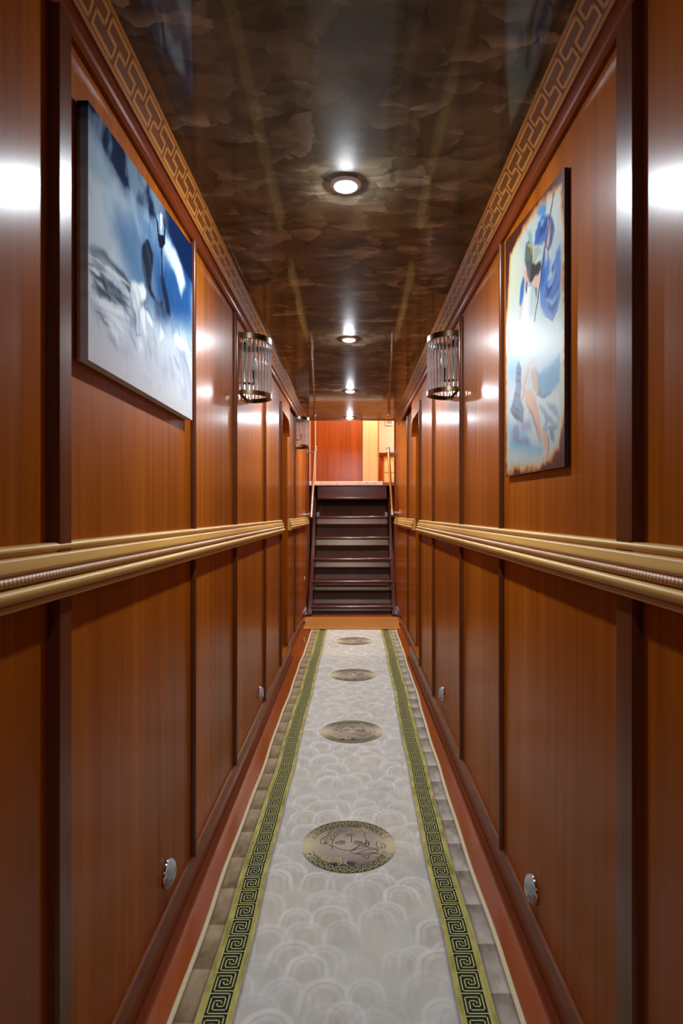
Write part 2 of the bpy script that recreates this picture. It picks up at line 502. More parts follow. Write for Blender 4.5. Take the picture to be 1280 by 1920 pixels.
# ------------------------------------------------------------------ upper room seen over the stairs
mb = MB(); mb.box(-.75, 1.7, 8.14, 11.8, ZL-.045, ZL); mb.box(.64, 1.7, 7.5, 8.14, ZL-.045, ZL)
struct(mb.build('floor', M['oak']))
mb = MB(); mb.box(-.75, 1.7, YC-.1, 11.8, 3.5, 3.56)
struct(mb.build('ceiling', M['pale_wall']))
mb = MB(); mb.box(-.75, 1.7, YC-.1, YC, H+.3, 3.5)
struct(mb.build('wall_front', M['panel']))
mb = MB(); mb.box(-.75, -.66, YW, 9.7, 0, 3.5); struct(mb.build('wall_left', M['light_wood']))
mb = MB(); mb.box(1.6, 1.7, YC, 11.8, ZL, 3.5); struct(mb.build('wall_right', M['pale_wall']))
mb = MB(); mb.box(.64, 1.6, 7.45, 7.5, ZL-.045, 3.5); struct(mb.build('wall_front', M['panel']))
mb = MB(); mb.box(-.66, .425, 9.6, 9.7, ZL, 3.5); struct(mb.build('wall_back', M['door_red']))
mb = MB(); mb.box(.36, .425, 9.7, 11.6, ZL, 3.5); struct(mb.build('wall_left', M['light_wood']))
mb = MB(); mb.box(.36, 1.7, 11.6, 11.7, ZL, 3.5); struct(mb.build('wall_back', M['pale_wall']))
mb = MB(); mb.box(-.66, .66, 8.85, 8.9, 0, ZL-.045); struct(mb.build('wall_back', M['base']))
# the red cabin door, its bright stile strip and the light veneer panel beside it
mb = MB(); mb.box(-.566, .105, 9.575, 9.6, ZL, 3.4)
d3 = struct(mb.build('door_3', M['door_red']))
mb = MB(); mb.box(-.588, -.570, 9.56, 9.6, ZL, 3.4); trim(mb, M['light_wood'])
mb = MB(); mb.box(.178, .415, 9.55, 9.6, ZL, 3.45); trim(mb, M['light_wood'])
mb = MB(); mb.box(.415, .437, 9.52, 9.62, ZL, 3.45); trim(mb, M['oak'])
# ------------------------------------------------------------------ runner rug
def lerp_tab(y, tab):
    ys = [t[0] for t in tab]; xs = [t[1] for t in tab]
    return float(np.interp(y, ys, xs))
LEFT = [(-1.5,-.437),(1.4,-.4345),(2.7,-.424),(4.0,-.419),(6.14,-.411)]
RIGHT = [(-1.5,.404),(1.4,.409),(2.7,.414),(4.0,.440),(6.14,.462)]
RUG_Y0, RUG_Y1 = -.6, 6.125
RT = .006
def rug_at(t, y, h=0.0):
    """t: metres across from the left edge on the .848 m wide cloth"""
    a, b = lerp_tab(y, LEFT), lerp_tab(y, RIGHT)
    wob = .0025*math.sin(y*5.1) + .0015*math.sin(y*11.3+1)
    return (a + (b-a)*t/.848 + wob, y, RT + h)
BANDS = [(.0135,.0655,'stone'),(.0655,.083,'olive'),(.083,.139,'key'),(.139,.154,'olive'),(.154,.694,'field'),(.694,.709,'olive'),(.709,.765,'key'),(.765,.782,'olive'),(.782,.8345,'stone')]
ys = [RUG_Y0]
while ys[-1] < RUG_Y1: ys.append(min(RUG_Y1, ys[-1] + max(.004, .0032*abs(ys[-1]))))
ys = np.array(ys)

rng = np.random.RandomState(7)
def vnoise(x, y, seed=0):
    """smooth value noise on arrays"""
    x = np.asarray(x, float); y = np.asarray(y, float)
    g = np.random.RandomState(1000+seed).rand(64, 64)
    xi = np.floor(x).astype(int); yi = np.floor(y).astype(int)
    fx = x-xi; fy = y-yi
    fx = fx*fx*(3-2*fx); fy = fy*fy*(3-2*fy)
    a = g[xi%64, yi%64]; b = g[(xi+1)%64, yi%64]; c = g[xi%64, (yi+1)%64]; d = g[(xi+1)%64, (yi+1)%64]
    return (a*(1-fx)+b*fx)*(1-fy) + (c*(1-fx)+d*fx)*fy
def fbm(x, y, o=4, seed=0):
    t = 0; a = .5
    for k in range(o):
        t = t + a*vnoise(np.asarray(x)*2**k, np.asarray(y)*2**k, seed+k); a *= .5
    return t/(1-.5**o)
def sstep(a, b, x):
    t = np.clip((x-a)/(b-a), 0, 1); return t*t*(3-2*t)

rug = MB()
def grid_band(t0, t1, nt, colour_fn):
    T = np.linspace(t0, t1, nt+1)
    TT, YY = np.meshgrid(T, ys)
    C = colour_fn(TT, YY)
    v = [rug_at(t, y) for y in ys for t in T]
    n = nt+1
    o = len(rug.v); rug.v.extend(v)
    Cl = C.reshape(-1, 3).tolist()
    for j in range(len(ys)-1):
        for i in range(nt):
            q = (j*n+i, j*n+i+1, (j+1)*n+i+1, (j+1)*n+i)
            rug.f.append([a+o for a in q]); rug.m.append(0); rug.c.append([Cl[a] for a in q])

def mixc(a, b, t): return np.asarray(a)*(1-t[...,None]) + np.asarray(b)*t[...,None]
def field_colour(T, Y):
    base = mixc(lin(168,164,153), lin(202,199,190), fbm(T*9, Y*9, 4, 3))
    base = mixc(base, lin(204,190,164), .45*sstep(.5,.75,fbm(T*6, Y*6, 3, 9)))
    # overlapping cloud scallops: far ones first, near ones on top
    sc = []
    r0 = .066
    yy = RUG_Y1 + .05; row = 0
    while yy > RUG_Y0:
        xx = .13 + (row % 2)*.06
        while xx < .74:
            sc.append((xx + rng.uniform(-.03,.03), yy + rng.uniform(-.028,.028), r0*rng.uniform(.75,1.15), rng.uniform(.1,1)))
            xx += .118
        yy -= .060; row += 1
    ycol = ys
    for (cx, cy, r, st) in sc:
        j0 = np.searchsorted(ycol, cy - r*1.6); j1 = np.searchsorted(ycol, cy + r*1.1)
        if j1 - j0 < 2: continue
        t = T[j0:j1]; y = Y[j0:j1]
        dx = t-cx; dy = y-cy
        d = np.where(dy > 0, np.hypot(dx, dy), np.abs(dx)*(1+.15*np.minimum(dy/r, 0)))/r
        inside = 1-sstep(.94, 1.0, d)
        tone = np.select([d > .80, d > .62, d > .38], [1.0, .55, .78], .62)
        # soft ring edges with a lighter rim
        ring = .75*sstep(.70,.80,d) - .45*sstep(.66,.70,d)*(1-sstep(.70,.76,d)) + .25*sstep(.48,.56,d)*(1-sstep(.62,.68,d)) - .40*(1-sstep(.40,.48,d)) + .25*(1-sstep(.12,.36,d)) + .45*dy/r*(d<.70) + .9*(fbm(t*22, y*22, 3, 71)-.5)
        fade = sstep(-1.25, .1, dy/r)
        cc = mixc(lin(160,154,142), lin(216,214,208), np.clip(.42 + .55*ring, 0, 1))
        cc = mixc(cc, lin(200,184,156), .35*np.exp(-(d/.45)**2)*(st > .6))
        al = inside*fade*st*.9
        base[j0:j1] = base[j0:j1]*(1-al[...,None]) + cc*al[...,None]
    return base
def stone_colour(side):
    def fn(T, Y):
        per = .335
        ph = ((Y + (.02 if side else .11))/per) % 1.0
        two = (ph*2) % 1.0
        lite = 1 - two if side else two
        n = fbm(T*40, Y*26, 4, 21+side)
        c = mixc(lin(108,84,52) if not side else lin(112,96,80), lin(172,150,120) if not side else lin(186,178,164), np.clip(lite*.75 + (n-.5)*.8 + .1, 0, 1))
        e = np.minimum(T - T.min(), T.max() - T)
        c = mixc(c, lin(74,64,60), .7*(1-sstep(0, .010, e)))
        return c
    return fn
def olive_colour(T, Y):
    n = fbm(T*60, Y*22, 4, 31)
    c = mixc(lin(124,116,46), lin(186,174,94), np.clip((n-.5)*1.6+.5, 0, 1))
    e = np.minimum(T - T.min(), T.max() - T)
    return mixc(c, lin(190,184,128), .8*(1-sstep(.0005, .0022, e)))
def key_colour(T, Y): return mixc(lin(16,22,18), lin(26,34,24), fbm(T*30, Y*30, 2, 5))
for t0, t1, kind in BANDS:
    if kind == 'field':
        def fc(T, Y):
            c = field_colour(T, Y)
            e = np.minimum(T-T.min(), T.max()-T)
            return mixc(c, lin(88,84,92), .75*(1-sstep(0, .011, e)))
        grid_band(t0, t1, 150, fc)
    elif kind == 'stone': grid_band(t0, t1, 10, stone_colour(t0 > .4))
    elif kind == 'olive': grid_band(t0, t1, 8, olive_colour)
    else: grid_band(t0, t1, 2, key_colour)
# the square-spiral key pattern
A_ = [(0,.93),(.88,.93),(.88,.20),(.27,.20),(.27,.60),(.60,.60),(.60,.50)]
B_ = [(1,.05),(.11,.05),(.11,.765),(.735,.765),(.735,.355),(.435,.355),(.435,.47)]
KEY_P = .0675
kc = lin(186,182,112)
for t0 in (.083, .709):
    y = 1.4545 - .033 - KEY_P*8
    while y + KEY_P < RUG_Y1:
        for path in (A_, B_):
            for (ua,va),(ub,vb) in zip(path[:-1], path[1:]):
                hu, hv = .027, .0235
                u0, u1 = max(0, min(ua,ub)-hu), min(1, max(ua,ub)+hu)
                v0, v1 = min(va,vb)-hv, max(va,vb)+hv
                q = [rug_at(t0+.056*u, y+KEY_P*v, .0004) for u, v in ((u0,v0),(u1,v0),(u1,v1),(u0,v1))]
                rug.add(q, [(0,1,2,3)], 0, kc)
        y += KEY_P
# four round printed medallions
def medallion(cy):
    R = .1695
    cx = .424
    c0 = rug_at(cx, cy)
    def on(h):
        return lambda x, y: (c0[0] + x*R, c0[1] + y*R, RT + h)
    disc = on(.0004)
    nr, na = 22, 96
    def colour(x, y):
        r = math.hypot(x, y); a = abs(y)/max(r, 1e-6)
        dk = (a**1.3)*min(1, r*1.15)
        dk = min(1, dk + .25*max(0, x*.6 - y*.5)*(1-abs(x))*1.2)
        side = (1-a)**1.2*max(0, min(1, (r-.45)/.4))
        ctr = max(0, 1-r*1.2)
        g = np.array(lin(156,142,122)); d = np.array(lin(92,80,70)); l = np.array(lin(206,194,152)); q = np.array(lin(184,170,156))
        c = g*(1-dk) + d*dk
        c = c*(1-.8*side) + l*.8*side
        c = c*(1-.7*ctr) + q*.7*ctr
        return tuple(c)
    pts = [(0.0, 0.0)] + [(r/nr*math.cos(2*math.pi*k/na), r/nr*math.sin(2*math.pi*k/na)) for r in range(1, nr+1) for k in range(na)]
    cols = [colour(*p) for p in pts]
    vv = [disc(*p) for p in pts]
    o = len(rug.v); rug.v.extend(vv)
    def face(q):
        rug.f.append([i+o for i in q]); rug.m.append(0); rug.c.append([cols[i] for i in q])
    for k in range(na): face((0, 1+k, 1+(k+1)%na))
    for r in range(nr-1):
        for k in range(na):
            face((1+r*na+k, 1+(r+1)*na+k, 1+(r+1)*na+(k+1)%na, 1+r*na+(k+1)%na))
    ln = on(.0008)
    ink = lin(62,58,44); goldl = lin(196,184,112); brown = lin(104,70,50); plum = lin(84,64,62); navy = lin(72,72,92)
    # key border round the rim, strongest at top and bottom
    def polar(u, v):   # u along the rim in cells, v 0..1 across the border
        a = math.pi/2 - u*2*math.pi/36; r = .80 + .16*v
        return (r*math.cos(a), r*math.sin(a))
    for k in range(36):
        am = math.pi/2 - (k+.5)*2*math.pi/36
        st = abs(math.sin(am))
        if st < .42: continue
        w = min(1, (st-.42)/.35)
        bg = tuple(np.array(colour(.88*math.cos(am), .88*math.sin(am)))*(1-w) + np.array(lin(66,64,48))*w)
        fg = tuple(np.array(colour(.88*math.cos(am), .88*math.sin(am)))*(1-w) + np.array(lin(164,158,110))*w)
        q = [polar(k, -.08), polar(k+1, -.08), polar(k+1, 1.12), polar(k, 1.12)]
        rug.add([on(.0006)(*p) for p in q], [(0,1,2,3)], 0, bg)
        for path in ([(0,.08),(.12,.08),(.12,.9),(.85,.9),(.85,.38),(.5,.38),(.5,.62)], [(.12,.08),(1,.08)]):
            rug.stroke([polar(k+u, v) for u, v in path], .022, ln, 0, fg)
    for rr in (.775, .985):
        for k in range(72):
            a0, a1 = 2*math.pi*k/72, 2*math.pi*(k+1)/72
            st = abs(math.sin((a0+a1)/2))
            if st < .3: continue
            c = tuple(np.array(colour(rr*math.cos(a0), rr*math.sin(a0)))*(1-st) + np.array(lin(120,114,76))*st)
            rug.stroke([(rr*math.cos(a0), rr*math.sin(a0)), (rr*math.cos(a1), rr*math.sin(a1))], .02, ln, 0, c)
    def px(X, Y): return ((X-610)/480, -(Y-385)/270)
    def S(P, c, w=.017):
        P = [Vector(px(*p)) for p in P]
        out = []
        for i in range(len(P)-1):            # smooth the hand-drawn line
            p0, p1, p2, p3 = P[max(i-1,0)], P[i], P[i+1], P[min(i+2,len(P)-1)]
            for k in range(5):
                t = k/5
                out.append(.5*((2*p1) + (p2-p0)*t + (2*p0-5*p1+4*p2-p3)*t*t + (3*p1-p0-3*p2+p3)*t**3))
        out.append(P[-1])
        rug.stroke(out, w, ln, 0, c, square=False)
    # an upside-down face with curling hair, in line
    for P, c in (
        ([(470,362),(500,350),(540,342),(575,350),(560,360),(520,362),(495,352)], plum), ([(470,365),(520,374),(580,372)], plum), ([(520,345),(545,356),(565,345)], plum),
        ([(655,352),(690,343),(730,350),(752,356),(720,364),(680,362),(658,352)], plum), ([(650,378),(700,378),(745,368)], plum), ([(680,346),(705,357),(728,348)], plum),
        ([(570,296),(610,290),(680,292)], plum), ([(636,294),(640,325),(634,362)], plum), ([(560,264),(610,270),(690,264)], plum), ([(590,280),(620,276),(650,280)], plum),
        ([(445,420),(440,370),(455,320),(490,280),(540,250),(590,232)], brown), ([(450,390),(500,420),(560,436),(620,440),(680,420),(720,385),(750,360)], brown),
        ([(420,195),(412,230),(395,260),(400,290),(430,315),(448,345)], brown), ([(450,190),(440,225),(415,255),(425,285),(455,300)], brown), ([(520,215),(480,240),(450,270),(465,300)], brown),
        ([(555,225),(505,245),(470,280)], brown), ([(395,280),(375,300),(395,325),(430,330)], brown), ([(375,300),(340,310),(318,345),(330,372),(362,374),(380,350),(360,325),(335,312)], brown), ([(372,345),(360,368),(385,372),(400,350)], brown),
        ([(620,470),(650,435),(700,405),(760,385),(790,362),(800,335)], brown), ([(640,440),(700,425),(770,412),(810,385),(822,360),(805,345)], brown),
        ([(740,395),(755,370),(780,362),(770,395),(745,400)], brown), ([(775,400),(790,370),(815,365),(805,400),(780,408)], brown),
        ([(680,480),(740,450),(800,432),(860,430),(905,436),(880,462),(820,480),(760,470),(700,480)], plum), ([(640,470),(700,470),(760,490),(810,492),(790,520),(740,495)], plum),
        ([(800,412),(860,418),(910,430)], plum), ([(905,350),(890,380),(905,410),(940,420)], brown), ([(930,380),(960,370),(985,395),(965,415),(940,405),(950,390)], brown), ([(815,480),(830,460),(880,470),(960,490)], plum), ([(870,500),(930,510),(980,500)], plum), ([(780,240),(775,290),(790,320),(785,360)], brown),
        ([(240,420),(270,450),(300,475),(420,520),(400,540),(300,500),(210,470)], goldl), ([(200,490),(300,510),(430,515),(520,516)], goldl), ([(400,545),(460,545),(530,512),(500,560),(470,575)], goldl),
        ([(530,520),(540,560),(515,580),(560,600),(600,585),(575,560),(590,520)], goldl), ([(600,560),(660,575),(690,590),(620,596)], goldl), ([(640,205),(700,220),(760,205),(800,190),(815,225),(780,240),(760,200),(700,180),(620,178)], goldl), ([(690,170),(760,190),(790,220)], goldl),
        ([(400,380),(440,400),(445,430)], brown)):
        S(P, c)
    rug.add([ln(*px(*p)) for p in ((430,555),(500,560),(520,572),(500,590),(440,575))], [(0,1,2,3,4)], 0, navy)
    rug.add([ln(*px(*p)) for p in ((600,545),(650,545),(700,570),(640,590),(590,575))], [(0,1,2,3,4)], 0, navy)
    rug.add([on(.00075)(*px(*p)) for p in ((520,575),(600,575),(590,590),(560,602),(525,592))], [(0,1,2,3,4)], 0, lin(58,60,44))
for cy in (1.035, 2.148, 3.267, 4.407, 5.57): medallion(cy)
rug_o = rug.build('runner_rug', M['rug'], fix=False)
tag(rug_o, 'long beige runner rug with green key borders and round medallions along the corridor floor', 'rug')
# backing cloth thickness and cream edge bindings
for t0, t1 in ((0, .0135), (.8345, .848)):
    e = MB(); v = []; sec = [(0,0),(.0,.6),(.25,1),(.75,1),(1,.6),(1,0)]
    yy = np.linspace(RUG_Y0, RUG_Y1, 160)
    for y in yy:
        for a, h in sec:
            q = rug_at(t0 + (t1-t0)*a, y); v.append((q[0], q[1], .0004 + h*.0075))
    n = len(sec)
    e.add(v, [(j*n+i, (j+1)*n+i, (j+1)*n+i+1, j*n+i+1) for j in range(len(yy)-1) for i in range(n-1)])
    e.build('edge_binding', M['cream'], rug_o, 40)
e = MB(); n = len(ys)
v = []
for y in np.linspace(RUG_Y0, RUG_Y1, 60):
    v += [rug_at(.013, y, -RT+.0003), rug_at(.835, y, -RT+.0003), rug_at(.835, y, -.0004), rug_at(.013, y, -.0004)]
e.add(v, [(4*j+k, 4*j+(k+1)%4, 4*j+4+(k+1)%4, 4*j+4+k) for j in range(59) for k in range(4)] + [(0,1,2,3), (239,238,237,236)])
e.build('backing', M['cream'], rug_o)

# ------------------------------------------------------------------ pictures
ART_CANVAS = {'sky':[(0.011,0.535),(0.723,0.528),(0.723,0.432),(0.629,0.442),(0.562,0.458),(0.518,0.484),(0.459,0.495),(0.397,0.498),(0.353,0.476),(0.339,0.455),(0.326,0.477),(0.28,0.472),(0.249,0.468),(0.225,0.481),(0.18,0.462),(0.148,0.466),(0.117,0.479),(0.07,0.485),(0.043,0.498),(0.026,0.507),(0.009,0.516)],'blue_mid':[(0.132,0.369),(0.286,0.43),(0.475,0.489),(0.723,0.476),(0.723,0.286),(0.427,0.215),(0.326,0.221),(0.225,0.244),(0.169,0.277),(0.127,0.324)],'blue_low':[(0.368,0.367),(0.718,0.457),(0.723,0.298),(0.553,0.256),(0.389,0.252)],'streak':[(0.427,0.449),(0.484,0.454),(0.544,0.451),(0.609,0.432),(0.649,0.393),(0.609,0.343),(0.581,0.367),(0.535,0.394),(0.475,0.404),(0.435,0.419)],'lamp_head':[(0.381,0.477),(0.404,0.466),(0.412,0.44),(0.431,0.444),(0.451,0.456),(0.447,0.482),(0.459,0.503),(0.463,0.482),(0.461,0.434),(0.439,0.413),(0.416,0.406),(0.401,0.425),(0.395,0.458)],'lamp_core':[(0.416,0.492),(0.426,0.505),(0.437,0.5),(0.431,0.458),(0.423,0.455)],'pole':[(0.432,0.412),(0.437,0.333),(0.433,0.335)],'pole_low':[(0.42,0.33),(0.451,0.341),(0.484,0.303),(0.509,0.253),(0.475,0.253),(0.443,0.289)],'hair':[(0.316,0.387),(0.286,0.358),(0.28,0.327),(0.286,0.301),(0.294,0.291),(0.312,0.269),(0.353,0.254),(0.397,0.249),(0.427,0.244),(0.443,0.269),(0.397,0.259),(0.353,0.271),(0.353,0.293),(0.364,0.341),(0.366,0.367),(0.353,0.376),(0.336,0.39)],'dark_mid':[(0.375,0.249),(0.427,0.277),(0.5,0.251),(0.451,0.223),(0.389,0.217)],'back':[(0.219,0.24),(0.249,0.254),(0.267,0.253),(0.293,0.267),(0.316,0.258),(0.312,0.236),(0.299,0.212),(0.319,0.214),(0.36,0.203),(0.364,0.18),(0.333,0.185),(0.312,0.193),(0.306,0.153),(0.286,0.138),(0.255,0.131),(0.246,0.144),(0.249,0.173),(0.225,0.188),(0.213,0.211)],'body':[(0.255,0.193),(0.312,0.214),(0.316,0.156),(0.299,0.106),(0.261,0.096),(0.249,0.145)],'shade_a':[(0.202,0.166),(0.249,0.182),(0.249,0.143),(0.213,0.13)],'shade_b':[(0.274,0.215),(0.312,0.228),(0.306,0.214),(0.28,0.206)],'strokes_dark':[[(0.005,0.232),(0.07,0.244),(0.127,0.243),(0.202,0.233)],[(0.005,0.199),(0.052,0.2),(0.084,0.184),(0.132,0.182)],[(0.009,0.187),(0.034,0.181),(0.088,0.178)],[(0.084,0.191),(0.137,0.196),(0.202,0.198)],[(0.127,0.241),(0.18,0.24),(0.213,0.229)],[(0.098,0.19),(0.158,0.191),(0.191,0.176)],[(0.017,0.159),(0.07,0.159),(0.127,0.163)],[(0.005,0.224),(0.039,0.221),(0.084,0.219)],[(0.034,0.114),(0.07,0.11),(0.107,0.101)]],'strokes_light':[[(0.005,0.218),(0.07,0.224),(0.137,0.224),(0.202,0.229)],[(0.009,0.193),(0.039,0.193),(0.047,0.191)],[(0.026,0.127),(0.093,0.14),(0.191,0.154),(0.213,0.152)],[(0.084,0.127),(0.127,0.125),(0.169,0.112)],[(0.093,0.099),(0.132,0.096),(0.148,0.084)],[(0.107,0.127),(0.153,0.124),(0.18,0.111)],[(0.005,0.135),(0.052,0.14),(0.117,0.155)],[(0.07,0.11),(0.107,0.108),(0.143,0.097)]],'sail':[[(0.423,0.204),(0.455,0.18),(0.412,0.163)],[(0.54,0.214),(0.609,0.216),(0.718,0.201),(0.544,0.183)]],'low_dark':[[(0.562,0.182),(0.649,0.165),(0.712,0.127)],[(0.526,0.149),(0.6,0.128)],[(0.202,0.122),(0.249,0.095)],[(0.326,0.135),(0.353,0.098)],[(0.084,0.086),(0.137,0.06)]]}
ART_SIGN = {'sky':[(0.412,0.724),(0.397,0.707),(0.393,0.674),(0.381,0.657),(0.334,0.677),(0.306,0.698),(0.361,0.715)],'cloud':[(0.419,0.729),(0.472,0.721),(0.494,0.666),(0.494,0.585),(0.466,0.575),(0.425,0.643),(0.393,0.657),(0.4,0.688),(0.412,0.715)],'drape_a':[(0.361,0.667),(0.4,0.654),(0.437,0.634),(0.449,0.61),(0.437,0.579),(0.412,0.56),(0.377,0.594),(0.361,0.591),(0.295,0.611),(0.306,0.645),(0.327,0.66)],'drape_b':[(0.494,0.548),(0.5,0.482),(0.494,0.423),(0.466,0.39),(0.437,0.376),(0.387,0.397),(0.347,0.433),(0.341,0.488),(0.374,0.521),(0.4,0.539),(0.412,0.552),(0.425,0.506),(0.406,0.484),(0.437,0.483),(0.466,0.534)],'drape_c':[(0.347,0.534),(0.377,0.574),(0.387,0.55),(0.381,0.498),(0.347,0.473)],'folds':[[(0.387,0.475),(0.412,0.45),(0.443,0.469),(0.46,0.482)],[(0.374,0.457),(0.419,0.425),(0.466,0.431),(0.489,0.457)],[(0.406,0.414),(0.443,0.398),(0.478,0.415)],[(0.327,0.66),(0.361,0.628),(0.334,0.613)],[(0.406,0.648),(0.387,0.633),(0.374,0.616)],[(0.449,0.515),(0.437,0.494)],[(0.437,0.623),(0.443,0.596),(0.419,0.571)]],'lights':[[(0.406,0.469),(0.437,0.475),(0.466,0.503)],[(0.387,0.442),(0.437,0.418),(0.483,0.434)],[(0.341,0.646),(0.374,0.651)],[(0.437,0.535),(0.412,0.51)]],'spear':[(0.466,0.721),(0.449,0.689),(0.419,0.636),(0.387,0.582),(0.354,0.523),(0.327,0.461),(0.298,0.41),(0.294,0.407)],'spear_tip':[(0.463,0.72),(0.456,0.705),(0.457,0.684),(0.446,0.68),(0.437,0.692),(0.449,0.706)],'arm':[(0.406,0.639),(0.422,0.629),(0.419,0.592),(0.406,0.543),(0.393,0.548),(0.397,0.6)],'hair':[(0.219,0.647),(0.246,0.64),(0.273,0.609),(0.276,0.578),(0.306,0.556),(0.347,0.552),(0.354,0.536),(0.327,0.523),(0.291,0.524),(0.261,0.517),(0.238,0.544),(0.223,0.576),(0.207,0.6)],'helmet':[(0.223,0.641),(0.261,0.621),(0.269,0.594),(0.254,0.581),(0.223,0.597)],'helmet_b':[(0.298,0.603),(0.334,0.598),(0.347,0.578),(0.298,0.56),(0.273,0.57)],'plume':[(0.231,0.673),(0.269,0.66),(0.284,0.616),(0.276,0.585),(0.246,0.638)],'face':[(0.203,0.58),(0.242,0.568),(0.246,0.537),(0.231,0.525),(0.207,0.539)],'neck':[(0.298,0.529),(0.334,0.521),(0.33,0.495),(0.298,0.5),(0.276,0.513)],'braid':[[(0.227,0.536),(0.219,0.501)],[(0.306,0.498),(0.313,0.465)]],'robe':[(0.207,0.525),(0.276,0.51),(0.306,0.484),(0.298,0.41),(0.286,0.4),(0.231,0.336),(0.146,0.35),(0.172,0.426),(0.19,0.483)],'robe_shade':[(0.261,0.51),(0.298,0.495),(0.291,0.421),(0.254,0.43)],'strip':[(0.19,0.558),(0.207,0.539),(0.198,0.504),(0.169,0.478),(0.152,0.492),(0.165,0.536)],'arm_low':[(0.198,0.504),(0.19,0.471),(0.157,0.443),(0.139,0.45)],'owl':[(0.146,0.333),(0.174,0.304),(0.171,0.255),(0.164,0.217),(0.198,0.184),(0.19,0.146),(0.137,0.154),(0.051,0.194),(0.09,0.222),(0.118,0.263),(0.118,0.313)],'owl_stripes':[[(0.061,0.198),(0.118,0.173),(0.181,0.159)],[(0.056,0.191),(0.118,0.166),(0.181,0.152)],[(0.123,0.297),(0.168,0.283)],[(0.118,0.278),(0.168,0.265)],[(0.1,0.241),(0.164,0.225)],[(0.071,0.207),(0.181,0.174)]],'teal':[(0.372,0.264),(0.425,0.267),(0.485,0.282),(0.497,0.253),(0.485,0.213),(0.437,0.195),(0.399,0.19),(0.345,0.198),(0.316,0.237),(0.309,0.275),(0.345,0.26)],'mist':[(0.301,0.323),(0.399,0.311),(0.485,0.289),(0.399,0.263),(0.338,0.265)],'leg_a':[(0.263,0.311),(0.286,0.312),(0.247,0.286),(0.207,0.25),(0.198,0.22),(0.168,0.212),(0.172,0.25),(0.215,0.287)],'leg_b':[(0.279,0.285),(0.309,0.275),(0.331,0.235),(0.345,0.205),(0.316,0.203),(0.286,0.226),(0.263,0.264)],'thigh':[(0.198,0.237),(0.255,0.23),(0.301,0.203),(0.331,0.166),(0.345,0.128),(0.359,0.082),(0.345,0.074),(0.309,0.119),(0.271,0.16),(0.215,0.201)],'calf':[(0.359,0.111),(0.399,0.102),(0.412,0.064),(0.406,0.022),(0.389,0.024),(0.379,0.066)],'skirt':[(0.309,0.201),(0.399,0.184),(0.485,0.194),(0.491,0.128),(0.462,0.097),(0.418,0.107),(0.372,0.103),(0.345,0.137),(0.316,0.175)],'skirt_folds':[[(0.338,0.175),(0.399,0.135),(0.479,0.098)],[(0.399,0.17),(0.45,0.15),(0.485,0.124)],[(0.379,0.142),(0.399,0.122),(0.372,0.107)],[(0.425,0.099),(0.45,0.069)]],'dark_tail':[(0.418,0.107),(0.45,0.101),(0.45,0.064),(0.425,0.075)],'cloud_low':[(0.164,0.149),(0.255,0.143),(0.271,0.116),(0.172,0.123)],'rock':[(0.09,0.144),(0.146,0.146),(0.155,0.1),(0.231,0.098),(0.255,0.08),(0.118,0.089),(0.081,0.104)],'sky_low':[(0.031,0.16),(0.137,0.147),(0.155,0.128),(0.215,0.117),(0.286,0.07),(0.359,0.059),(0.345,0.042),(0.301,0.05),(0.051,0.079)],'blue_left':[(-0.001,0.385),(0.146,0.35),(0.118,0.263),(0.031,0.297)]}

def seg_dist(px_, py_, a, b):
    ax, ay = a; bx, by = b
    dx, dy = bx-ax, by-ay; L2 = dx*dx+dy*dy + 1e-12
    t = np.clip(((px_-ax)*dx + (py_-ay)*dy)/L2, 0, 1)
    return np.hypot(px_-ax-t*dx, py_-ay-t*dy), t
class Paint:
    def __init__(s, w, h, nu, nv, seed, warp):
        u = np.linspace(0, w, nu+1); v = np.linspace(0, h, nv+1)
        s.U, s.V = np.meshgrid(u, v); s.w, s.h, s.nu, s.nv = w, h, nu, nv
        s.X = s.U + warp*(fbm(s.U*40, s.V*40, 3, seed)-.5); s.Y = s.V + warp*(fbm(s.U*40, s.V*40, 3, seed+11)-.5)
        s.C = np.zeros(s.U.shape + (3,))
    def over(s, a, c):
        c = np.asarray(c)
        s.C = s.C*(1-a[...,None]) + c*a[...,None]
    def poly(s, P, c, soft=.006, a=1.0, tex=0, seed=0):
        n = len(P); D = np.full(s.U.shape, 9.0); ins = np.zeros(s.U.shape, bool)
        for i in range(n):
            p, q = P[i], P[(i+1) % n]
            D = np.minimum(D, seg_dist(s.X, s.Y, p, q)[0])
            cr = ((p[1] > s.Y) != (q[1] > s.Y))
            xx = (q[0]-p[0])*(s.Y-p[1])/((q[1]-p[1]) or 1e-9) + p[0]
            ins ^= cr & (s.X < xx)
        sd = np.where(ins, D, -D)
        al = sstep(-soft, soft, sd)*a
        if tex: al = al*np.clip(1-tex+2*tex*fbm(s.U*30, s.V*14, 4, seed+50), 0, 1)
        s.over(al, c)
    def line(s, P, w, c, soft=.003, a=1.0, taper=True):
        n = len(P)-1; al = np.zeros(s.U.shape)
        for i in range(n):
            d, t = seg_dist(s.X, s.Y, P[i], P[i+1])
            g = (i+t)/n
            ww = w*(np.sin(math.pi*np.clip(g*.9+.05, 0, 1)) if taper else 1)
            al = np.maximum(al, 1-sstep(ww/2-soft/2, ww/2+soft/2, d))
        s.over(al*a, c)
    def mesh(s, mb, fn, mat=0):
        o = len(mb.v)
        for v, u in zip(s.V.ravel(), s.U.ravel()): mb.v.append(fn(u, v))
        Cl = np.clip(s.C, 0, 1).reshape(-1, 3).tolist(); n = s.nu+1
        for j in range(s.nv):
            for i in range(s.nu):
                q = (j*n+i, j*n+i+1, (j+1)*n+i+1, (j+1)*n+i)
                mb.f.append([k+o for k in q]); mb.m.append(mat); mb.c.append([Cl[k] for k in q])

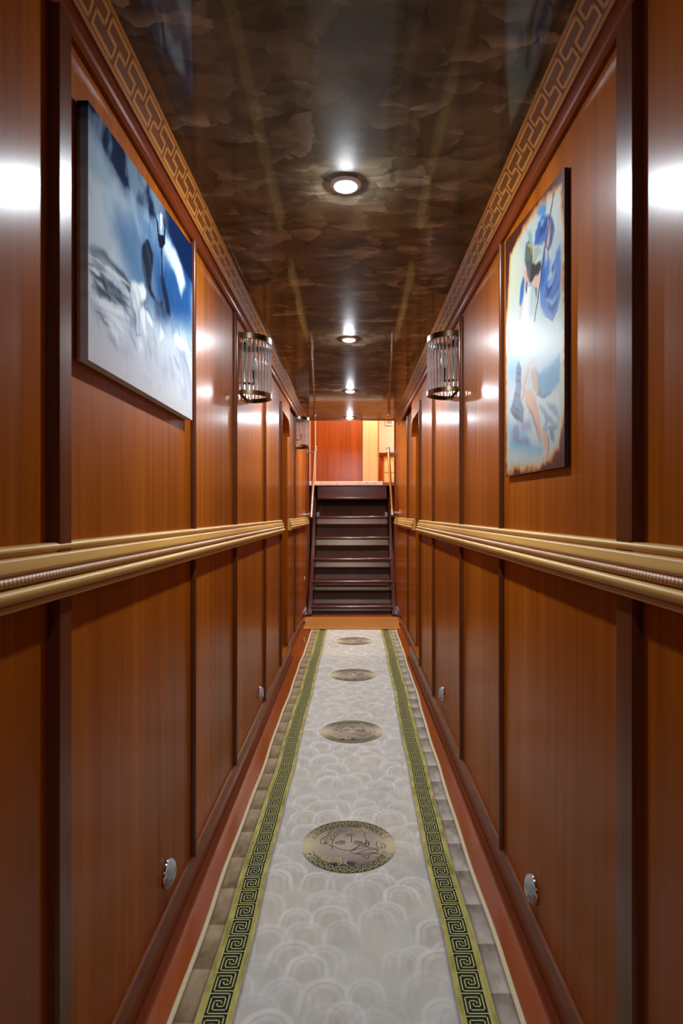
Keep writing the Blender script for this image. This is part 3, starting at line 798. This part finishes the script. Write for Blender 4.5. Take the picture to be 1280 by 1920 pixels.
# left: stretched canvas, blue and white
P = Paint(.728, .53, 300, 240, 3, .012)
A = ART_CANVAS
vv = P.V/.53; uu = P.U/.728
A['sky'] = [(-.06,.62),(.8,.62),(.8,.425)] + [(x, y-.014) for x, y in A['sky'][2:-1]] + [(-.06,.485)]
P.C[:] = lin(184,196,202)
P.over(sstep(.55, .0, vv), lin(206,208,212))
P.over(.7*sstep(.48,.75,fbm(P.U*7, P.V*9, 4, 61))*sstep(.3,.5,vv), lin(142,164,178))
P.poly(A['blue_mid'], lin(110,144,172), .06, .75)
P.poly(A['blue_mid'], lin(70,110,148), .05, .6, .4, 4)
P.poly(A['blue_low'], lin(40,86,132), .045, .95, .15, 5)
P.poly([(x, y-.012) for x, y in A['sky']], lin(30,66,112), .035, .9, .12, 6)
P.poly(A['sky'], lin(14,40,76), .009, .97, .06, 7)
P.over(.55*sstep(.5,.7,fbm(P.U*12-P.V*6, P.V*8+P.U*9, 4, 90))*sstep(.55,.8,vv)*(1-sstep(.55,.7,uu)), lin(160,182,196))
P.poly(A['streak'], lin(190,206,212), .016, .9)
P.over(.5*(1-sstep(.0,.32,vv))*sstep(.4,.62,fbm(P.U*9, P.V*6, 4, 77)), lin(172,178,192))
P.over(.85*(1-sstep(.02,.24,vv)), lin(204,204,208))
for q in A['strokes_dark']: P.line(q, .018, lin(66,80,100), .02, .75)
for q in A['strokes_dark'][:6]: P.line([(x+.012, y-.016) for x, y in q], .010, lin(40,52,72), .012, .7)
for q in A['strokes_light']: P.line(q, .012, lin(222,226,228), .012, .85)
for q in A['strokes_light']: P.line([(x+.02, y-.02) for x, y in q], .007, lin(206,212,218), .01, .7)
P.poly(A['dark_mid'], lin(62,76,104), .022, .85)
P.poly(A['shade_a'], lin(126,142,166), .02, .7)
P.poly(A['back'], lin(224,228,228), .008, .97)
P.poly(A['body'], lin(222,226,230), .014, .9)
P.poly(A['shade_b'], lin(120,132,146), .010, .85)
P.line(A['pole'], .010, lin(24,34,60), .004, 1, False)
P.poly(A['pole_low'], lin(30,40,66), .008, .95)
P.poly(A['lamp_core'], lin(214,222,226), .004, .9)
P.poly(A['lamp_head'], lin(20,30,54), .003, 1)
P.poly(A['hair'], lin(34,42,62), .006, .97, .12, 9)
P.line([(x+.006, y) for x, y in A['back'][4:9]], .012, lin(96,108,128), .010, .75)
P.line([(x-.004, y) for x, y in A['back'][13:]], .012, lin(120,134,156), .012, .7)
P.line([A['back'][1], A['shade_b'][0], A['body'][4]], .010, lin(170,180,190), .014, .7)
P.line([A['shade_b'][1], A['body'][1], A['body'][2]], .009, lin(150,162,178), .010, .7)
P.over(.35*sstep(.55,.75,fbm(P.U*34+P.V*22, P.V*10-P.U*4, 3, 131))*sstep(.0,.35,vv)*(1-sstep(.62,.75,vv)), lin(120,138,160))
P.over(.30*sstep(.55,.75,fbm(P.U*26, P.V*30, 3, 137))*(1-sstep(.25,.5,vv)), lin(166,174,186))
for q in A['sail']: P.poly(q, lin(222,226,230), .008, .9)
for q in A['low_dark']: P.line(q, .016, lin(150,162,182), .018, .6)
P.over(.6*(1-sstep(0,.14,vv)), lin(204,202,202))
P.C[:] = np.clip(P.C, 0, 1)**1.3*1.12
XF = XL + .0235
def canvas_z(u, v):
    top0, top1, bot = 1.2+.7705, 1.2+.822, 1.2+.2865
    return bot + (top0 + (top1-top0)*u/.728 - bot)*v/.53
mb = MB()
P.mesh(mb, lambda u, v: (XF, 1.115+u, canvas_z(u, v)))
# wrapped sides carry the print round the stretcher
nv = P.nv
for side, uu_ in ((0, 0), (P.nu, .728)):
    o = len(mb.v)
    for j in range(nv+1):
        z = canvas_z(uu_, P.V[j, 0])
        mb.v += [(XF, 1.115+uu_, z), (XL+.002, 1.115+uu_, z)]
    for j in range(nv):
        c0 = P.C[j, side].tolist(); c1 = P.C[j+1, side].tolist()
        mb.f.append([o+2*j, o+2*j+1, o+2*j+3, o+2*j+2]); mb.m.append(0); mb.c.append([c0, c0, c1, c1])
for j, vv_ in ((0, 0), (nv, .53)):
    o = len(mb.v); n = P.nu+1
    for i in range(n):
        u = P.U[j, i]; z = canvas_z(u, vv_)
        mb.v += [(XF, 1.115+u, z), (XL+.002, 1.115+u, z)]
    for i in range(P.nu):
        c0 = P.C[j, i].tolist(); c1 = P.C[j, i+1].tolist()
        mb.f.append([o+2*i, o+2*i+1, o+2*i+3, o+2*i+2]); mb.m.append(0); mb.c.append([c0, c0, c1, c1])
cv = empty('canvas_painting', (XL, 1.48, 1.49))
pc = mb.build('canvas', M['canvas'], cv, fix=False)
pc.location = -cv.location
sb = MB()
for (y0, y1, z0, z1) in ((1.125, 1.835, 1.495, 1.53), (1.125, 1.16, 1.53, 1.94), (1.80, 1.835, 1.53, 1.98)):
    sb.box(XL+.002, XL+.018, y0, y1, z0, z1)
so = sb.build('stretcher', M['oak'], cv); so.location = -cv.location
tag(cv, 'blue and white canvas of a figure beside a lamp post, on the left wall', 'painting')

# right: enamelled board with scorched edges
P = Paint(.52, .72, 240, 330, 5, .010)
B = ART_SIGN
uu = P.U/.52; vv = P.V/.72
P.C[:] = lin(198,202,186)
P.over(sstep(.2,.7,fbm(P.U*5, P.V*5, 4, 14))*.6, lin(196,214,220))
P.over(.55*(1-sstep(.0,.45,uu))*sstep(.5,.8,vv), lin(224,222,176))
P.poly(B['blue_left'], lin(146,192,222), .03, .8)
P.poly(B['sky_low'], lin(120,184,212), .02, .85, .2, 3)
P.poly(B['sky'], lin(72,158,208), .010, .95)
P.poly(B['cloud'], lin(214,214,206), .012, .9)
P.poly(B['plume'], lin(140,166,164), .012, .85)
P.poly(B['cloud_low'], lin(146,142,172), .016, .8)
P.poly(B['rock'], lin(142,136,150), .012, .8)
P.poly(B['drape_a'], lin(62,112,180), .007, .97)
P.poly(B['drape_b'], lin(82,132,200), .010, .95)
P.poly(B['drape_c'], lin(60,108,180), .010, .9)
for q in B['folds']: P.line(q, .020, lin(34,68,136), .016, .8)
for q in B['lights']: P.line(q, .016, lin(150,190,232), .014, .8)
P.poly(B['strip'], lin(58,112,182), .006, .95)
P.poly(B['robe'], lin(226,226,220), .012, .95)
P.poly(B['robe_shade'], lin(170,190,190), .012, .7)
P.poly(B['arm'], lin(222,178,160), .005, .95)
P.poly(B['arm_low'], lin(224,184,166), .006, .9)
P.poly(B['face'], lin(226,176,156), .006, .97)
P.poly(B['neck'], lin(226,182,162), .006, .97)
P.poly(B['hair'], lin(58,44,34), .006, .95, .15, 4)
P.poly(B['helmet'], lin(112,104,66), .005, .95)
P.poly(B['helmet_b'], lin(172,178,150), .006, .9)
P.line(B['helmet'][:3], .008, lin(196,190,130), .006, .8)
for q in B['braid']: P.line(q, .018, lin(62,48,38), .008, .9)
P.poly(B['teal'], lin(96,160,190), .010, .95, .1, 6)
P.poly(B['mist'], lin(200,216,226), .03, .8)
P.poly(B['skirt'], lin(208,216,208), .010, .95)
for q in B['skirt_folds']: P.line(q, .020, lin(136,160,186), .016, .75)
P.poly(B['dark_tail'], lin(128,150,176), .010, .8)
P.poly(B['leg_a'], lin(226,190,164), .006, .95)
P.poly(B['leg_b'], lin(208,172,150), .008, .9)
P.poly(B['thigh'], lin(226,178,140), .006, .97)
P.line(B['thigh'][6:], .014, lin(150,116,98), .012, .7)
P.poly(B['calf'], lin(224,180,156), .006, .95)
P.poly(B['owl'], lin(92,112,146), .006, .97, .1, 8)
for q in B['owl_stripes']: P.line(q, .008, lin(52,64,92), .006, .85)
for q, c in ((B['leg_a'][2:6], (168,128,108)), (B['leg_b'][2:5], (150,112,96)), (B['calf'][1:4], (160,120,104)), (B['arm'][1:4], (150,104,92)), (B['robe'][:4], (150,170,176)), (B['skirt'][3:7], (126,150,172)), (B['face'][1:4], (150,98,84)), (B['drape_a'][3:7], (36,72,136)), (B['drape_b'][2:6], (44,84,156)), (B['teal'][5:9], (60,120,156))):
    P.line(q, .009, lin(*c), .008, .75)
P.over(.22*sstep(.5,.75,fbm(P.U*24, P.V*12, 3, 151)), lin(150,178,200))
P.line(B['spear'], .0075, lin(46,56,82), .003, 1, False)
P.poly(B['spear_tip'], lin(52,66,80), .004, .95)
ed = np.minimum(np.minimum(P.U+.004, .532-P.U), np.minimum(P.V, .72-P.V))
rag = .026*(fbm(P.U*16, P.V*16, 4, 40)-.5) + .018*(fbm(P.U*60, P.V*60, 2, 47)-.5)
corner = .05*sstep(.16, .0, np.hypot(P.U-.52, P.V)) + .05*sstep(.30, .0, np.hypot(P.U, P.V-.72)) + .02*sstep(.2,0,np.hypot(P.U-.52, P.V-.72))
e = ed - rag - corner
P.over(.75*(1-sstep(.012, .040, e)), lin(224,164,72))
P.over(.9*(1-sstep(.006, .022, e)), lin(170,84,28))
P.over(.95*(1-sstep(.000, .010, e)), lin(84,46,34))
P.C[:] = np.clip(P.C, 0, 1)**1.2*.66
XS = XR - .012
def sign_z(u, v):
    t0, t1 = 1.2+.857, 1.2+.79; b0, b1 = 1.2+.115, 1.2+.106      # far, near
    f = u/.52; b = b0+(b1-b0)*f; t = t0+(t1-t0)*f
    return b + (t-b)*v/.72
mb = MB(); Y1 = 1.885
P.mesh(mb, lambda u, v: (XS, Y1-u, sign_z(u, v)))
sg = empty('painted_board', (XR, 1.62, 1.31))
pf = mb.build('picture_face', M['sign'], sg, fix=False); pf.location = -sg.location
bk = MB()
v = [(XS+.0006, Y1, sign_z(0,0)), (XS+.0006, Y1-.52, sign_z(.52,0)), (XS+.0006, Y1-.52, sign_z(.52,.72)), (XS+.0006, Y1, sign_z(0,.72))]
v += [(XR-.002, q[1], q[2]) for q in v]
bk.add(v, [(0,1,2,3),(7,6,5,4),(0,4,5,1),(1,5,6,2),(2,6,7,3),(3,7,4,0)])
bo = bk.build('board', plain('dark_board_edge', lin(44,26,22), .5), sg); bo.location = -sg.location
tag(sg, 'glossy scorched-edge picture of a draped woman with a spear, on the right wall', 'painting')
# ------------------------------------------------------------------ ceiling downlights
def downlight(lens):
    r = empty('downlight')
    a = MB(); a.lathe([(.0305,.000),(.0305,-.004),(.034,-.0075),(.042,-.0065),(.047,-.0015),(.0475,0)], (0,0,0), (0,0,1), 40)
    a.build('trim_ring', M['white'], r, 40)
    b = MB(); b.lathe([(.0305,-.004),(.028,-.0085),(.022,-.0115),(.012,-.0135),(.006,-.014),(0,-.0142)], (0,0,0), (0,0,1), 32)
    b.build('lens', lens, r, 60)
    return r
dl = downlight(M['lens'])
LAB = [(1.80, -.018, 'largest bright round ceiling downlight, nearest in the corridor'),
       (3.40, -.015, 'second round ceiling downlight, between the two glass wall lamps'),
       (4.84, -.013, 'third round ceiling downlight, over the far part of the corridor'),
       (6.17, -.020, 'smallest round ceiling downlight, at the ceiling edge by the stairs')]
for i, (y, x, lab) in enumerate(LAB):
    o = dl if i == 0 else copy_tree(dl)
    o.location = (x, y, H); tag(o, lab, 'downlight', 'corridor ceiling downlights')
o = copy_tree(dl); o.location = (-.018, -1.75, H)   # added unseen behind the camera, lights faces turned toward it
tag(o, 'added round ceiling downlight, unseen behind the viewer', 'downlight', 'corridor ceiling downlights')
wl = downlight(M['lens_warm'])  # warm lamps added out of view to light the upper room and stairwell
for i, (x, y) in enumerate(((.35, 8.9), (-.05, 7.2), (1.0, 10.3))):
    o = wl if i == 0 else copy_tree(wl)
    o.location = (x, y, 3.5); tag(o, 'added round warm downlight in the upper room ceiling, out of the frame', 'downlight', 'added upper room downlights')

# ------------------------------------------------------------------ glass-rod wall lamps
def wall_lamp():
    """half drum of glass rods; local: wall plane at x=0, projecting to +x, base at z=0"""
    r = empty('wall_lamp'); R = .125; hgt = .285
    for z0, nm, bh in ((0, 'lower_band', .02), (hgt-.026, 'upper_band', .026)):
        b = MB(); n = 28
        v = []
        for k in range(n+1):
            a = -math.pi/2 + math.pi*k/n
            for rr, z in ((R, z0), (R, z0+bh), (R-.012, z0+bh), (R-.012, z0)):
                v.append((.004 + rr*math.cos(a), rr*math.sin(a), z))
        b.add(v, [(4*k+j, 4*k+(j+1)%4, 4*k+4+(j+1)%4, 4*k+4+j) for k in range(n) for j in range(4)] + [(0,1,2,3), (4*n+3,4*n+2,4*n+1,4*n)])
        b.box(.003, .011, -R, R, z0, z0+bh)
        b.build(nm, M['bronze'], r, 40)
    nrod = 19
    for k in range(nrod):
        a = -math.pi/2 + math.pi*(k+.35)/(nrod-.3)
        g = MB(); x, y = .004 + (R-.0065)*math.cos(a), (R-.0065)*math.sin(a)
        g.tube([(x,y,.016), (x,y,hgt-.014)], .0061, 10)
        g.build('glass_rod', M['glass'], r, 40)
    p = MB(); p.box(.0005, .004, -.055, .055, .03, .25); p.build('back_plate', M['bronze'], r, bevel=.002)
    s = MB(); s.tube([(.004,0,.075), (.04,0,.072), (.046,0,.078), (.046,0,.12)], .006, 10); s.lathe([(.012,0),(.013,.004),(.013,.03),(.011,.034)], (.046,0,.10), (0,0,1), 16)
    s.build('lamp_holder', M['black'], r, 40)
    q = MB(); q.lathe([(.008,0),(.013,.015),(.0165,.032),(.014,.052),(.007,.072),(.001,.082)], (.046,0,.132), (0,0,1), 16)
    q.build('bulb', M['white'], r, 60)
    return r
w0 = wall_lamp()
w0.location = (XL, 2.885, 1.752)
tag(w0, 'glass-rod half-drum wall lamp on the left wall, the nearer and larger one', 'wall lamp', 'glass rod wall lamps')
w1 = copy_tree(w0); w1.location = (XR, 2.925, 1.775); w1.rotation_euler.z = math.pi
tag(w1, 'glass-rod half-drum wall lamp on the right wall', 'wall lamp', 'glass rod wall lamps')
w2 = copy_tree(w0); w2.location = (-XE, 5.72, 1.825)
tag(w2, 'small far glass-rod wall lamp on the left wall by the stairs', 'wall lamp', 'glass rod wall lamps')

# ------------------------------------------------------------------ crystal buttons low on the walls
def crystal():
    r = empty('crystal_knob')
    a = MB(); a.lathe([(0,0),(.036,0),(.038,.003),(.037,.006),(.033,.007)], (0,0,0), (1,0,0), 32); a.build('backing_ring', M['chrome'], r, 40)
    b = MB(); n = 12; v = []
    for rr, h, off in ((.035,.005,0), (.037,.012,.5), (.029,.019,0), (.017,.023,.5)):
        for k in range(n):
            w = 2*math.pi*(k+off)/n; v.append((h, rr*math.cos(w), rr*math.sin(w)))
    f = [tuple(range(3*n, 4*n))]
    for i, off in ((0, 0), (1, 1), (2, 0)):
        for k in range(n):
            p0, p1, q0, q1 = i*n+k, i*n+(k+1)%n, (i+1)*n+k, (i+1)*n+(k+1)%n
            f += ([(p0,p1,q0),(p1,q1,q0)] if not off else [(p0,p1,q1),(p0,q1,q0)])
    b.add(v, f); b.build('crystal', M['crystal'], r)
    return r
KN = [(XL, 1.663, .198, 0, 'round faceted crystal button low on the left wall, nearest the viewer'), (XL, 3.33, .195, 0, 'round crystal button low on the left wall, below the glass wall lamp'),
      (XR, 1.63, .174, 1, 'round faceted crystal button low on the right wall, nearest the viewer'), (XR, 3.24, .219, 1, 'round crystal button low on the right wall, below the glass wall lamp'),
      (-XE, 6.75, .46, 0, 'tiny crystal button on the left wall beside the stairs')]
k0 = crystal()
for i, (x, y, z, flip, lab) in enumerate(KN):
    o = k0 if i == 0 else copy_tree(k0)
    o.location = (x, y, z); o.rotation_euler.z = math.pi*flip
    if i == 4: o.scale = (.6,.6,.6)
    tag(o, lab, 'wall button', 'crystal wall buttons')
fs = empty('floor_bolt', (-.448, 5.58, 0))
a = MB(); a.lathe([(0,0),(.016,0),(.016,.006),(.007,.010),(.007,.020),(.011,.024),(.011,.034),(0,.038)], (0,0,0), (0,0,1), 16); a.build('bolt', M['chrome'], fs, 40)
a = MB(); a.box(-.028,.0, -.008,.008, .010,.016); a.build('hasp', M['chrome'], fs)
tag(fs, 'small shiny metal bolt on the floor beside the far left rug edge', 'bolt')

# ------------------------------------------------------------------ board at the foot of the stairs
mb = MB()
mb.prism([(-.50,6.14),(.50,6.14),(.505,6.42),(.528,6.50),(.515,6.84),(-.525,6.84),(-.528,6.60),(-.498,6.48)], lambda p: (p[0],p[1],0.0), lambda p: (p[0],p[1],.012))
tag(mb.build('threshold_board', M['oak'], bevel=.002), 'light oak board on the floor at the foot of the stairs', 'board')

# ------------------------------------------------------------------ steep dark stairs
SY0, SL = 6.96, .83                        # nosing line: y = SY0 + SL*z
st = empty('companionway_stairs', (0, 7.5, 0))
def under(o): o.location = -st.location; return o
tread_z = [.105, .377, .634, .892, 1.158, 1.420]
for s in (-1, 1):
    mb = MB(); x0, x1 = (.468*s, .515*s) if s < 0 else (.480, .527)
    d = .19
    prof = [(SY0+.03, .0), (SY0+.03+d, .0), (SY0+.03+d+SL*1.5, 1.5), (8.13, ZL-.05), (SY0+.03+SL*(ZL-.05), ZL-.05)]
    mb.prism(prof, lambda p: (x0,p[0],p[1]), lambda p: (x1,p[0],p[1]))
    under(mb.build('stringer', M['stair'], st, bevel=.004))
    ft = MB(); ft.box(min(x0,x1)-.012, max(x0,x1)+.006, SY0-.02, SY0+.09, .0, .022)
    under(ft.build('foot_block', M['stair'], st, bevel=.003))
for z in tread_z:
    y = SY0 + SL*z
    mb = MB()
    prof = [(0,-.036),(-.004,-.030),(-.006,-.018),(-.004,-.006),(.003,0),(.20,0),(.20,-.036)]
    mb.prism(prof, lambda p: (-.476, y+p[0], z+p[1]), lambda p: (.490, y+p[0], z+p[1]))
    under(mb.build('tread', M['stair'], st, 50))
mb = MB()          # sloping plywood lining behind the treads
prof = [(SY0+.33, 0), (SY0+.345, 0), (SY0+.345+SL*1.42, 1.42), (SY0+.33+SL*1.42, 1.42)]
mb.prism(prof, lambda p: (-.468,p[0],p[1]), lambda p: (.480,p[0],p[1]))
under(mb.build('backing_panel', M['stair_back'], st))
mb = MB(); mb.box(-.468, .480, 8.19, 8.21, 1.42, ZL-.045)
under(mb.build('top_riser', M['riser'], st))
for z in (1.158, .377):
    for s in (-1, 1):
        y = SY0 + SL*z
        b = MB(); x = -.468 if s < 0 else .480
        zz = z + (.0 if z > 1 else -.036-.055)
        b.box(min(x, x-s*.035), max(x, x-s*.035), y+.10, y+.106, zz, zz+.055)
        b.box(min(x, x-s*.004), max(x, x-s*.004), y+.07, y+.106, zz, zz+.055)
        under(b.build('bracket', M['grey'], st))
tag(st, 'steep dark mahogany stairs with open treads at the end of the corridor', 'stairs')

# pale nosing board at the top
nb = empty('nosing_board', (-.08, 8.1, ZL))
mb = MB(); prof = [(0,-.045),(-.006,-.04),(-.006,.004),(0,.010),(.10,.010),(.10,.0),(.004,.0),(.004,-.045)]
mb.prism(prof, lambda p: (-.60, 8.13+p[0], ZL+p[1]), lambda p: (.425, 8.13+p[0], ZL+p[1]))
o = mb.build('board', M['pale_board'], nb, bevel=.003); o.location = -nb.location
for x in (-.545, -.41, -.2, .09, .21, .31):
    b = MB(); b.lathe([(0,.0025),(.005,.002),(.0065,0)], (x, 8.124, ZL-.014), (0,-1,0), 12)
    o = b.build('screw', M['bronze'], nb, 40); o.location = -nb.location
tag(nb, 'pale screwed-down nosing board along the top edge of the stairs', 'nosing')

# handrails on both sides of the stairs
def handrail(s, top, bot, mat, lab):
    r = empty('handrail', (s*XE, (top[1]+bot[1])/2, (top[2]+bot[2])/2))
    def put(o): o.location = -r.location; return o
    T, B2 = Vector(top), Vector(bot)
    d = (T-B2).normalized()
    a = MB(); a.tube([B2, B2+(T-B2)*.5, T], .0155, 14); put(a.build('rail', mat, r, 40))
    c = MB(); c.tube([T-d*.06, T-d*.01, T+d*.004], [.0195,.0195,.0195], 14); c.tube([T+d*.004, T+d*.016], [.024,.021], 14); put(c.build('end_cap', M['steel'], r, 40))
    c = MB(); c.tube([B2-d*.03, B2+d*.05], .0195, 14); put(c.build('end_cap', M['steel'], r, 40))
    for q in (T-d*.055, B2+d*.02):
        g = MB()
        g.tube([q, (q.x + s*.03, q.y, q.z-.006), (s*(XE-.004), q.y, q.z-.006)], .0105, 10)
        g.tube([(s*(XE-.006), q.y, q.z-.006), (s*(XE-.0), q.y, q.z-.006)], .034, 18)
        put(g.build('wall_bracket', M['steel'], r, 40))
    tag(r, lab, 'handrail')
handrail(-1, (-.440, 7.22, 1.985), (-.452, 6.70, 1.175), M['pale_metal'], 'pale metal handrail on wall brackets at the left of the stairs')
handrail(1, (.443, 7.22, 1.972), (.452, 6.62, 1.195), M['brass'], 'brass handrail on wall brackets at the right of the stairs')

# ------------------------------------------------------------------ things in the upper room
dk = empty('desk', (.95, 11.3, ZL))
def pd(o): o.location = -dk.location; return o
mb = MB(); mb.box(.50, 1.5, 10.95, 11.58, 2.25, 2.31); pd(mb.build('desk_top', M['base'], dk, bevel=.006))
mb = MB(); mb.box(.52, .585, 11.0, 11.56, ZL, 2.25); pd(mb.build('side_panel', M['door_red'], dk))
mb = MB(); mb.box(.585, 1.48, 11.02, 11.56, ZL, 2.25); pd(mb.build('carcass', M['light_wood'], dk))
for z0, z1 in ((1.66, 1.92), (1.955, 2.22)):
    mb = MB(); mb.box(.60, 1.46, 11.0, 11.02, z0, z1); dr = pd(mb.build('drawer', M['light_wood'], dk, bevel=.004))
    k = MB(); k.lathe([(0,0),(.008,0),(.008,.014),(.014,.02),(.012,.03),(0,.032)], (.78, 11.0, (z0+z1)/2+.06), (0,-1,0), 16); k.build('drawer_knob', M['brass'], dr, 40)
tag(dk, 'light wood drawer desk with a brown top against the pale upper wall', 'desk')
wu = empty('wall_box', (.72, 11.6, 2.93))
def pw(o): o.location = -wu.location; return o
mb = MB(); mb.box(.655, .80, 11.55, 11.6, 2.90, 3.02); pw(mb.build('housing', M['white'], wu, bevel=.006))
mb = MB(); mb.box(.675, .78, 11.546, 11.552, 2.925, 2.99); pw(mb.build('panel', M['grey'], wu))
tag(wu, 'small white box with a grey panel high on the pale upper wall', 'box')
